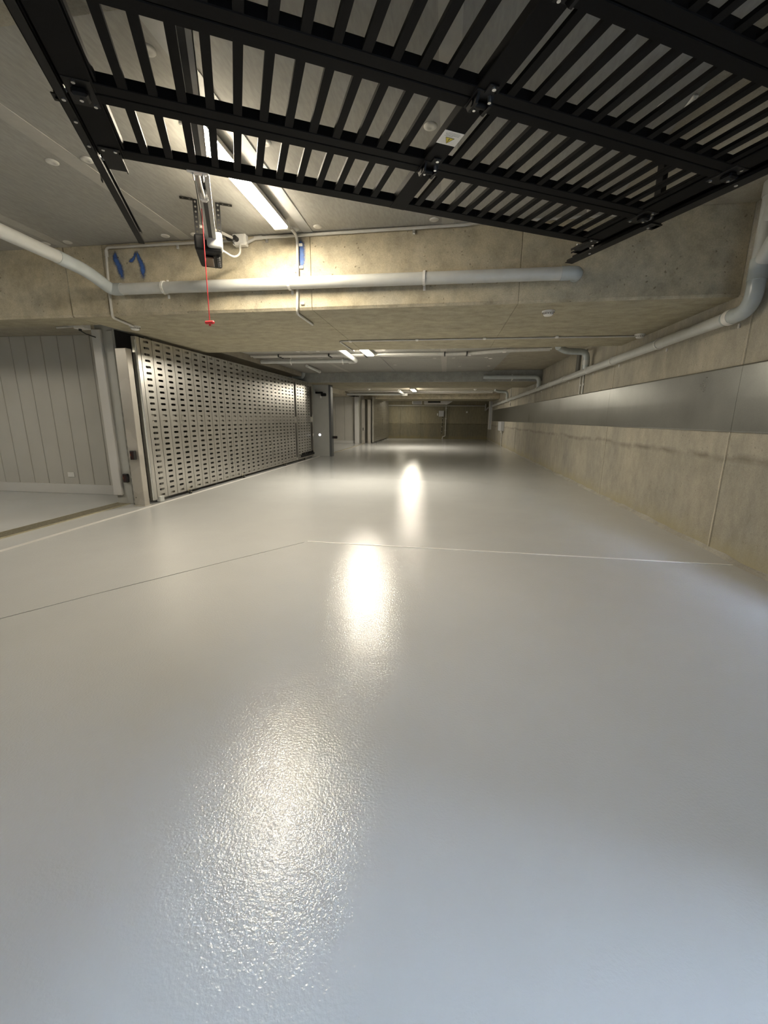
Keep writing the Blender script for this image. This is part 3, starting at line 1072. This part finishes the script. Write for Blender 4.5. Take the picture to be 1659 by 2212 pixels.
# long pipe along the first beam
YP = 4.305
bp = empty('drain_pipe', (0, 0, 0), 0, 'long fat grey PVC pipe along the face of the ochre beam', 'pipe')
MB().tube([(-3.46, YP, 2.512), (1.02, YP, 2.492)], .055, 24).build('straight', M['pvc'], bp)
MB().tube([(.985, YP, 2.492), (1.06, YP, 2.492)], .060, 24).build('coupling', M['pvc_joint'], bp)
MB().tube(bend([(1.055, YP, 2.492), (1.125, YP, 2.49), (1.125, 4.39, 2.49)], .10, 8), .058, 24).build('elbow', M['pvc_joint'], bp)
MB().tube(bend([(-3.47, 1.4, 2.655), (-3.525, 3.70, 2.605)], .1), .055, 24).build('straight', M['pvc'], bp)
MB().tube(bend([(-3.524, 3.66, 2.606), (-3.535, 4.00, 2.59), (-3.56, YP + .01, 2.515), (-3.42, YP, 2.512)], .14, 7), .059, 24).build('elbow', M['pvc_joint'], bp)
MB().tube([(-3.50, 2.98, 2.623), (-3.502, 3.06, 2.621)], .060, 24).build('coupling', M['pvc_joint'], bp)
MB().cyl((-3.49, 3.02, 2.68), (-3.49, 3.02, 2.96), .005, 8).build('hanger_rod', M['zinc'], bp)
for x in (-2.94, -1.58, -.25):
    pipe_clip((x, YP, 2.512 - (x + 3.46) * .0045), 'x', .055, bp, 4.372)

# right wall pipe
rp = empty('drain_pipe', (0, 0, 0), 0, 'long grey PVC pipe sloping away along the right concrete wall', 'pipe')
def zr(y): return 2.128 - .0105 * y
XP = 2.435
MB().tube([(XP, 4.22, zr(4.22)), (XP, 22.9, zr(22.9))], .055, 20).build('straight', M['pvc'], rp)
el = bend([(XP, 4.34, zr(4.3)), (XP, 4.03, zr(4.0)), (XP, 4.03, 2.5)], .17, 9)
MB().tube(el[:-1] + [Vector((XP, 4.03, 2.36))], .062, 24).build('elbow', M['pvc_joint'], rp)
MB().tube([(XP, 4.03, 2.30), (XP, 4.03, 2.46)], .067, 24).build('coupling', M['pvc_joint'], rp)
MB().tube([(XP, 4.03, 2.40), (XP, 4.03, 3.02)], .060, 24).build('riser', M['pvc'], rp)
MB().tube([(XP, 4.03, 2.90), (XP, 4.03, 3.0)], .068, 24).build('coupling', M['pvc'], rp)
MB().tube(bend([(XP, 4.02, 2.42), (XP, 3.90, 2.56), (XP - .02, 3.72, 2.70)], .08), .058, 24).build('branch', M['pvc'], rp)
MB().tube([(XP - .015, 3.76, 2.67), (XP - .03, 3.62, 2.78)], .066, 24).build('branch_socket', M['pvc_joint'], rp)
MB().tube(bend([(XP, 4.03, 2.72), (XP, 3.93, 2.84), (XP, 3.80, 3.0)], .06), .058, 24).build('branch', M['pvc'], rp)
MB().tube([(XP, 4.25, zr(4.25)), (XP, 4.31, zr(4.31))], .066, 24).build('collar', M['white'], rp)
for y in (4.30, 5.52, 6.88, 7.98, 9.44, 10.69, 12.0, 13.4, 14.8, 16.2, 17.6, 19.0, 20.4, 21.8):
    pipe_clip((XP, y, zr(y)), 'y', .055, rp, XW + .001)

# dropping elbows from each recess into the wall pipe
d1 = empty('drop_pipe', (0, 0, 0), 0, 'short PVC pipe with elbow dropping from the first recess to the wall pipe', 'pipe')
MB().tube(bend([(1.84, 7.75, 2.40), (2.0, 7.95, 2.37), (2.08, 8.02, 2.365), (XP - .02, 8.08, 2.36), (XP - .02, 8.08, zr(8.1) + .03)], .12, 8), .052, 18).build('bent_pipe', M['pvc_joint'], d1)
MB().tube([(XP - .02, 8.08, 2.14), (XP - .02, 8.08, 2.22)], .058, 18).build('coupling', M['pvc'], d1)
d2 = empty('drop_pipe', (0, 0, 0), 0, 'PVC pipe across the grey second beam ending in an elbow', 'pipe')
MB().tube(bend([(.98, 11.96, 2.31), (1.1, 11.95, 2.303), (2.42, 11.93, 2.30), (XP, 11.93, zr(12) + .03)], .16, 8), .053, 18).build('bent_pipe', M['pvc_joint'], d2)
pipe_clip((1.74, 11.955, 2.302), 'x', .053, d2, 12.052)
d3 = empty('drop_pipe', (0, 0, 0), 0, 'small distant PVC elbow pipe beyond the second beam', 'pipe')
MB().tube(bend([(1.92, 17.6, 2.33), (2.05, 17.7, 2.29), (2.43, 17.7, 2.27), (2.43, 17.7, zr(17.7) + .03)], .12, 6), .05, 14).build('bent_pipe', M['pvc_joint'], d3)
MB().tube([(2.43, 17.7, 2.0), (2.43, 17.7, 2.08)], .056, 14).build('coupling', M['pvc'], d3)
# recess drain pipe on the left, with the bright stub
rd = empty('drain_pipe', (0, 0, 0), 0, 'grey drain pipe in the first recess with a bright stub end', 'pipe')
MB().tube([(-1.86, 6.95, 2.375), (-1.90, 8.85, 2.375)], .048, 18).build('stub', M['pvc'], rd)
MB().tube(bend([(-1.90, 8.78, 2.375), (-1.90, 8.95, 2.375), (-2.06, 9.0, 2.375)], .08), .050, 18).build('elbow', M['pvc'], rd)
MB().tube([(-2.0, 9.0, 2.385), (-4.05, 9.05, 2.395)], .042, 16).build('straight', M['pvc'], rd)
for x in (-2.2, -3.35):
    c = pipe_clip((x, 9.01, 2.388), 'x', .042, rd, 9.02)
    MB().cyl((x, 9.01, 2.42), (x, 9.01, 2.466), .004, 6).build('hanger_rod', M['zinc'], rd)
s2 = empty('pipe_stub', (0, 0, 0), 0, 'pale slanting pipe stub in the first recess above the gate', 'pipe')
MB().tube([(-3.33, 10.0, 2.415), (-3.36, 11.1, 2.40)], .035, 14).build('tube', M['pvc'], s2)
MB().tube([(-3.36, 11.06, 2.40), (-3.362, 11.14, 2.40)], .041, 14).build('socket', M['white'], s2)
e2 = empty('drain_pipe', (0, 0, 0), 0, 'curved grey PVC pipe end against the second beam above the gate', 'pipe')
MB().tube(bend([(-4.8, 11.95, 2.34), (-4.12, 11.95, 2.34), (-4.08, 11.95, 2.47)], .12, 7), .055, 16).build('bent_pipe', M['pvc_joint'], e2)
e2c = pipe_clip((-4.4, 11.95, 2.34), 'x', .055, e2, 12.052)

# pipes in the second recess
q1 = empty('drain_pipe', (0, 0, 0), 0, 'thin pale pipe across the second recess, left of its lamp', 'pipe')
MB().tube([(-1.9, 19.1, 2.27), (-4.5, 19.1, 2.27)], .05, 12).build('straight', M['pvc'], q1)
MB().tube([(-1.95, 17.6, 2.32), (-1.88, 19.0, 2.27)], .055, 12).build('stub', M['pvc'], q1)
MB().cbox((-1.98, 19.02, 2.2), (-1.72, 19.18, 2.32), .02).build('end_fitting', M['white'], q1)
q2 = empty('conduit_run', (0, 0, 0), 0, 'grey conduit pair across the ceiling of the second recess', 'conduit')
for z, y in ((2.37, 18.9), (2.33, 19.2)):
    MB().tube([(-4.4, y, z), (2.0, y, z + .01)], .03, 10).build('tube', M['conduit'], q2)

# far wall services
fp = empty('wall_pipe', (0, 0, 0), 0, 'thin horizontal pipe across the top of the far wall', 'pipe')
MB().tube([(-4.0, 25.92, 1.985), (2.33, 25.92, 1.965)], .035, 10).build('tube', M['conduit'], fp)
MB().tube(bend([(2.35, 25.92, 2.08), (2.35, 25.92, 1.70), (2.42, 24.8, 1.86)], .05), .04, 10).build('riser', M['conduit'], fp)
for x in (-2.6, -.6, 1.3):
    MB().cbox((x - .015, 25.9, 1.94), (x + .015, 26.0, 2.02), .004).build('pipe_clip', M['white'], fp)
dp = empty('down_pipe', (0, 0, 0), 0, 'thin pale downpipe beside the cabinet on the far wall', 'pipe')
MB().tube(bend([(.02, 25.93, 2.36), (.03, 25.93, .16), (-.12, 25.93, .14), (-.14, 25.93, .0)], .06), .034, 10).build('tube', M['conduit'], dp)
for z in (.5, 1.2, 1.8):
    MB().cbox((-.02, 25.9, z), (.08, 26.0, z + .03), .004).build('pipe_clip', M['white'], dp)
eb = empty('electrical_cabinet', (-.25, 25.98, 1.51), 0, 'pale grey cabinet mounted on the far wall', 'cabinet')
MB().cbox((-.16, -.16, -.18), (.16, .02, .17), .01).build('case', M['box'], eb)
MB().cbox((-.14, -.172, -.15), (.14, -.158, .145), .006).build('door', M['box'], eb)
MB().cbox((-.26, -.06, -.12), (-.2, .02, .02), .008).build('side_switch', M['white'], eb)
for i, z in enumerate((-.30, -.52, -.80, -1.1)):
    MB().cbox((.06 - i * .01, -.03, z), (.10 - i * .01, .02, z + .03), .004).build('cable_clip', M['white'], eb)
MB().tube([(.08, 0, -.18), (.06, 0, -1.2)], .012, 8).build('cable', M['dark'], eb)
wm = empty('wall_marker', (1.27, 25.99, 1.60), 0, 'tiny round white marker alone on the right of the far wall', 'marker')
MB().cyl((0, -.03, 0), (0, .01, 0), .05, 18).build('disc', M['white'], wm)
MB().cyl((0, -.036, 0), (0, -.028, 0), .03, 18).build('centre', M['paper'], wm)
# ceiling unit near the far wall
cu = empty('air_unit', (-.5, 23.95, 2.2), 0, 'long pale ventilation unit hung beyond the third beam', 'air unit')
MB().cbox((-.72, -.1, -.21), (.6, .35, .15), .02).build('case', M['white'], cu)
MB().add([(.6, -.1, -.21), (.6, .35, -.21), (.85, .35, -.05), (.85, -.1, -.05), (.6, -.1, .15), (.6, .35, .15), (.85, .35, .15), (.85, -.1, .15)],
         [(0, 1, 2, 3), (4, 7, 6, 5), (0, 3, 7, 4), (1, 5, 6, 2), (3, 2, 6, 7), (0, 4, 5, 1)]).build('end_cowl', M['white'], cu)
MB().cbox((-.5, -.115, -.13), (.2, -.095, -.03), .005).build('grille', M['dark'], cu)
cu2 = empty('air_unit', (-1.6, 23.95, 2.2), 0, 'small square pale ventilation box left of the long unit', 'air unit')
MB().cbox((-.26, -.1, -.21), (.26, .3, .15), .015).build('case', M['box'], cu2)
MB().cbox((-.28, -.115, -.2), (-.22, -.09, .15), .01).build('flange', M['white'], cu2)
MB().cbox((.22, -.115, -.2), (.28, -.09, .15), .01).build('flange', M['white'], cu2)

# ------------------------------------------------------------------ conduits near
def saddle(parent, p, n='z'):
    x, y, z = p
    mb = MB()
    if n == 'z':
        mb.cbox((x - .022, y - .03, z - .026), (x + .022, y + .03, z), .008)
    elif n == 'y':
        mb.cbox((x - .013, y - .024, z - .030), (x + .013, y, z + .03), .005)
    else:
        mb.cbox((x - .024, y - .026, z - .022), (x, y + .026, z + .022), .008)
    return mb.build('saddle', M['white'] if n != 'y' else M['zinc'], parent)


cn = empty('conduit_run', (0, 0, 0), 0, 'thin grey conduit along the top of the ochre beam, right of the opener', 'conduit')
MB().tube(bend([(-2.02, 4.34, 2.895), (-1.93, 4.345, 2.935), (.12, 4.345, 2.945), (.2, 4.345, 2.955), (1.6, 4.345, 2.955)], .06), .014, 10).build('tube', M['conduit'], cn)
MB().tube([(-1.94, 4.345, 2.934), (-1.86, 4.345, 2.936)], .019, 10).build('coupling', M['conduit'], cn)
for x in (-1.82, -.36):
    saddle(cn, (x, 4.371, 2.925), 'y')
cv_ = empty('conduit_run', (0, 0, 0), 0, 'grey conduit dropping past the fat pipe from the lamp end', 'conduit')
MB().tube(bend([(-1.50, 4.17, 2.93), (-1.50, 4.345, 2.93), (-1.51, 4.35, 2.62), (-1.53, 4.35, 2.25), (-1.56, 4.45, 2.252), (-1.56, 4.95, 2.254)], .07), .014, 10).build('tube', M['conduit'], cv_)
MB().tube([(-1.518, 4.35, 2.61), (-1.519, 4.35, 2.68)], .018, 10).build('coupling', M['conduit'], cv_)
MB().cbox((-1.53, 4.42, 2.25), (-1.46, 4.95, 2.2705), .003).build('paint_patch', M['blue'], cv_) if False else None
for z in (2.86, 2.66, 2.33):
    MB().cbox((-1.495, 4.352, z - .013), (-1.455, 4.371, z + .013), .004).build('saddle', M['white'], cv_)
cw = empty('conduit_run', (0, 0, 0), 0, 'grey conduit beside the blue painted number on the left of the beam', 'conduit')
MB().tube(bend([(-2.2, 4.345, 2.925), (-3.59, 4.345, 2.925), (-3.615, 4.35, 2.6), (-3.62, 4.35, 2.252), (-3.64, 4.42, 2.252), (-3.73, 4.79, 2.254)], .045), .013, 10).build('tube', M['conduit'], cw)
MB().tube([(-3.592, 4.346, 2.84), (-3.59, 4.346, 2.90)], .018, 10).build('coupling', M['conduit'], cw)
saddle(cw, (-2.78, 4.371, 2.91), 'y')
cs = empty('conduit_run', (0, 0, 0), 0, 'thin conduit with white saddles across the soffit of the ochre beam', 'conduit')
MB().tube(bend([(-1.51, 6.92, 2.258), (-1.53, 6.06, 2.258), (-1.40, 6.04, 2.258), (2.40, 6.10, 2.258)], .10), .011, 8).build('tube', M['conduit'], cs)
for x in (-1.37, -.43, .48, 1.41):
    saddle(cs, (x, 6.055, ZS + .001), 'z')
c2 = empty('conduit_run', (0, 0, 0), 0, 'bright conduit pair with black ties across the first recess ceiling', 'conduit')
for dy, z in ((0, 2.43), (.13, 2.428)):
    MB().tube(bend([(-4.0, 8.45 + dy, z), (.45, 8.5 + dy, z), (1.0, 8.2 + dy, z), (1.82, 8.1 + dy, z)], .25), .022, 10).build('tube', M['conduit'], c2)
for x in (-3.4, -2.35, -1.62, -.06, .36):
    MB().cbox((x - .012, 8.42, 2.398), (x + .012, 8.68, 2.452), .004).build('cable_tie', M['rub'], c2)
for x, y in ((.42, 8.6), (1.03, 8.26)):
    MB().cbox((x - .03, y - .03, 2.40), (x + .03, y + .07, 2.466), .006).build('saddle', M['white'], c2)
vc = empty('conduit_run', (0, 0, 0), 0, 'pair of vertical conduits behind the pipe on the right wall', 'conduit')
for y in (8.45, 8.62):
    MB().tube([(2.512, y, 1.672), (2.512, y, 2.46)], .017, 10).build('tube', M['conduit'], vc)
for y in (8.45, 8.62):
    saddle(vc, (XW + .001, y, 1.84), 'x')
MB().cbox((2.49, 8.78, 2.0), (XW, 8.95, 2.49), .004).build('cover_strip', plain('dark_strip', (.14, .14, .13), .6), vc)
# punched strip by the third elbow
ps = empty('cable_tray', (2.50, 17.35, 0), 0, 'pale punched metal strip on the right wall by the distant elbow', 'cable tray')
t = MB()
for i in range(14):
    z = 1.74 + i * .045
    t.cbox((-.012, -.05, z), (.028, .05, z + .03), .004)
t.cbox((.01, -.05, 1.72), (.03, .05, 2.39), .002)
t.build('strip', M['white'], ps)

# ------------------------------------------------------------------ smoke detectors
def detector(x, y, z, label, r=.062):
    d = empty('smoke_detector', (x, y, z), 0, label, 'smoke detector')
    MB().lathe([(r, 0), (r, -.012), (r * .96, -.016)], seg=24).build('base', M['white'], d)
    MB().lathe([(r * .80, -.014), (r * .78, -.034), (r * .6, -.046), (r * .30, -.050), (0, -.050)], seg=24).build('body', M['white'], d)
    s = MB()
    for i in range(14):
        a = 2 * PI * i / 14
        m4 = Matrix.Rotation(a, 4, 'Z')
        s.box((r * .76, -.003, -.034), (r * .80, .003, -.024), m4)
    s.build('vent_slots', M['dark'], d)


detector(.99, 4.70, ZS, 'white smoke detector on the beam soffit, right of centre')
detector(2.42, 6.04, ZS, 'white smoke detector at the conduit end near the right wall')
detector(-3.76, 4.86, ZS, 'white smoke detector above the near gate post')
detector(.90, 9.5, 2.50, 'white smoke detector on the bare slab of the first recess')
detector(1.17, 18.0, 2.40, 'distant white smoke detector beyond the second beam', .07)
detector(.95, 20.0, 2.40, 'furthest smoke detector just before the third beam', .06)
detector(-3.2, 17.6, 2.40, 'distant detector above the return wall of the second bay', .07)

# small box with cable over the near gate post
jx = empty('junction_box', (-4.62, 5.02, 2.36), 0, 'small grey junction box with cables above the open bay', 'junction box')
MB().cbox((-.09, -.05, -.075), (.07, .06, 0), .008).build('case', M['white'], jx)
MB().cyl((-.02, -.02, -.10), (-.02, -.02, -.07), .018, 12).build('gland', M['rub'], jx)
MB().tube([(-.02, -.02, -.095), (.02, .02, -.13), (.10, .08, -.16)], .006, 8).build('cable', M['rub'], jx)
MB().tube([(-.09, .02, -.03), (-.45, .08, -.03)], .014, 8).build('conduit_tube', M['conduit'], jx)
MB().cbox((-.13, -.14, -.05), (-.06, -.06, 0), .006).build('cable_entry', M['conduit'], jx)

# ------------------------------------------------------------------ blue paint on the beam
sp = NT('blue_spray_paint_soft')
at = sp.n('ShaderNodeAttribute', attribute_name='coverage')
sp.color(sp.ramp(sp.noise(26, 4), [(.3, (.02, .065, .24)), (.7, (.05, .13, .36))]))
cov = sp.math('ADD', at.outputs['Fac'], sp.math('MULTIPLY', sp.math('SUBTRACT', sp.noise(70, 4, .7), .5), 1.0))
sp.l(sp.ramp(cov, [(.15, (0, 0, 0)), (.95, (1, 1, 1))]), sp.b.inputs['Alpha'])
sp.set(.6)


def paint(name, strokes, label):
    o = empty(name, (0, 4.369, 0), 0, label, 'paint mark')
    for pts in strokes:
        n_, m_ = 26, 6
        tot = len(pts) - 1
        vs, cov_ = [], []
        for i in range(n_ + 1):
            t = i / n_ * tot
            k = min(int(t), tot - 1)
            f = t - k
            x, z, w = [pts[k][j] * (1 - f) + pts[k + 1][j] * f for j in range(3)]
            dx, dz = pts[k + 1][0] - pts[k][0], pts[k + 1][1] - pts[k][1]
            q = math.hypot(dx, dz)
            nx, nz = -dz / q, dx / q
            w *= random.uniform(.95, 1.08) * 2.3
            e = min(1, 4 * min(i, n_ - i) / n_ + .1)
            for j in range(m_ + 1):
                c = j / m_ * 2 - 1
                vs.append((x + nx * w * c, -.0012 * (1 - abs(c)), z + nz * w * c))
                cov_.append((1 - abs(c)) * 1.25 * e)
        fs = [(i * (m_ + 1) + j, i * (m_ + 1) + j + 1, (i + 1) * (m_ + 1) + j + 1, (i + 1) * (m_ + 1) + j) for i in range(n_) for j in range(m_)]
        ob = MB().add(vs, fs).build('stroke', sp.m, o)
        aa = ob.data.attributes.new('coverage', 'FLOAT', 'POINT')
        aa.data.foreach_set('value', cov_)
    return o


paint('painted_number', [[(-3.505, 2.91, .008), (-3.515, 2.83, .022), (-3.475, 2.74, .024), (-3.45, 2.60, .018)],
                         [(-3.37, 2.795, .012), (-3.32, 2.80, .012), (-3.285, 2.84, .010), (-3.27, 2.895, .007)], [(-3.262, 2.90, .008), (-3.245, 2.83, .014), (-3.21, 2.74, .021), (-3.215, 2.60, .018)]],
      'blurred blue spray-painted 17 on the beam above the pipe')
paint('paint_mark', [[(-1.475, 2.93, .020), (-1.47, 2.80, .022), (-1.47, 2.63, .020)]], 'blue spray-paint stripe beside the conduit below the lamp')

# ------------------------------------------------------------------ galvanised band on the right wall
gb = empty('metal_crash_band', (XW, 4.0, 1.39), 0, 'wide galvanised sheet band along the right concrete wall', 'wall guard')
ys = [-3.0, .12, 3.05, 5.95, 8.85, 11.75, 14.65, 17.55, 19.6]
for a, b in zip(ys, ys[1:]):
    s = MB()
    s.prism([(0, .282), (-.018, .282), (-.022, .270), (-.024, 0), (-.022, -.275), (-.016, -.288), (0, -.288)], 'y', a + .0015, b - .0015)
    s.build('metal_sheet', M['galv'], gb)
tk = empty('cable_trunking', (2.44, 23.9, 0), 0, 'vertical pale cable trunking at the far end of the right wall', 'trunking')
MB().cbox((-.07, -.06, .64), (.09, .30, 2.26), .008).build('duct', M['white'], tk)
MB().cbox((-.045, -.066, .66), (.06, -.055, 2.2), .004).build('lid', M['box'], tk)
bx_ = empty('electrical_cabinet', (XW, 19.1, .90), 0, 'grey cabinet low on the right wall under the metal band', 'cabinet')
MB().cbox((-.16, -.42, -.20), (0, .42, .20), .012).build('case', M['box'], bx_)
MB().cbox((-.172, -.38, -.17), (-.158, .38, .17), .006).build('door', M['box'], bx_)
MB().tube(bend([(-.05, -.05, -.2), (-.05, -.05, -.55), (-.03, .0, -.9)], .1), .02, 8).build('conduit_tube', M['conduit'], bx_)
MB().cbox((-.1, -.12, -.30), (0, .05, -.2), .02).build('gland', M['conduit'], bx_)

# ================================================================== OPENING BEHIND THE CAMERA
def local_box(name, a, b, mat, label=None):
    o = MB().box(a, b).build(name, mat)
    o.rotation_euler = (0, 0, AZ)
    return struct(o, label)


local_box('wall_front', (-12, -.75, -.1), (-.80, -.45, 14), M['slab'])
local_box('wall_front', (2.80, -.75, -.1), (4.6, -.45, 14), M['slab'])
local_box('wall_front', (-.80, -.75, 2.42), (2.80, -.45, 14), M['slab'])
def drive_box(name, a, b, label=None):
    o = MB().box(a, b).build(name, M['outside'])
    o.location = (1.16, -.07, 0)
    o.rotation_euler = (0, 0, math.radians(10.4))
    return struct(o, label)


ramp = MB().prism([(.6, -.2), (.6, -.06), (-.3, -.003), (-2.0, .0), (-16, 2.2), (-16, 2.0)], 'x', -2.6, 2.6).build('driveway_ramp', M['outside'])
ramp.location = (1.16, -.07, 0)
ramp.rotation_euler = (0, 0, math.radians(10.4))
struct(ramp)
drive_box('wall_sky_blocker', (-2.9, -30, -.2), (-2.35, -.6, 11))  # unseen walls, this and the next, added to narrow the daylight
drive_box('wall_sky_blocker', (2.35, -30, -.2), (2.9, -.1, 11))
drive_box('wall_low_sky_blocker', (-12, -30.5, -.2), (12, -30, 9))  # unseen block added to cut off the low sky
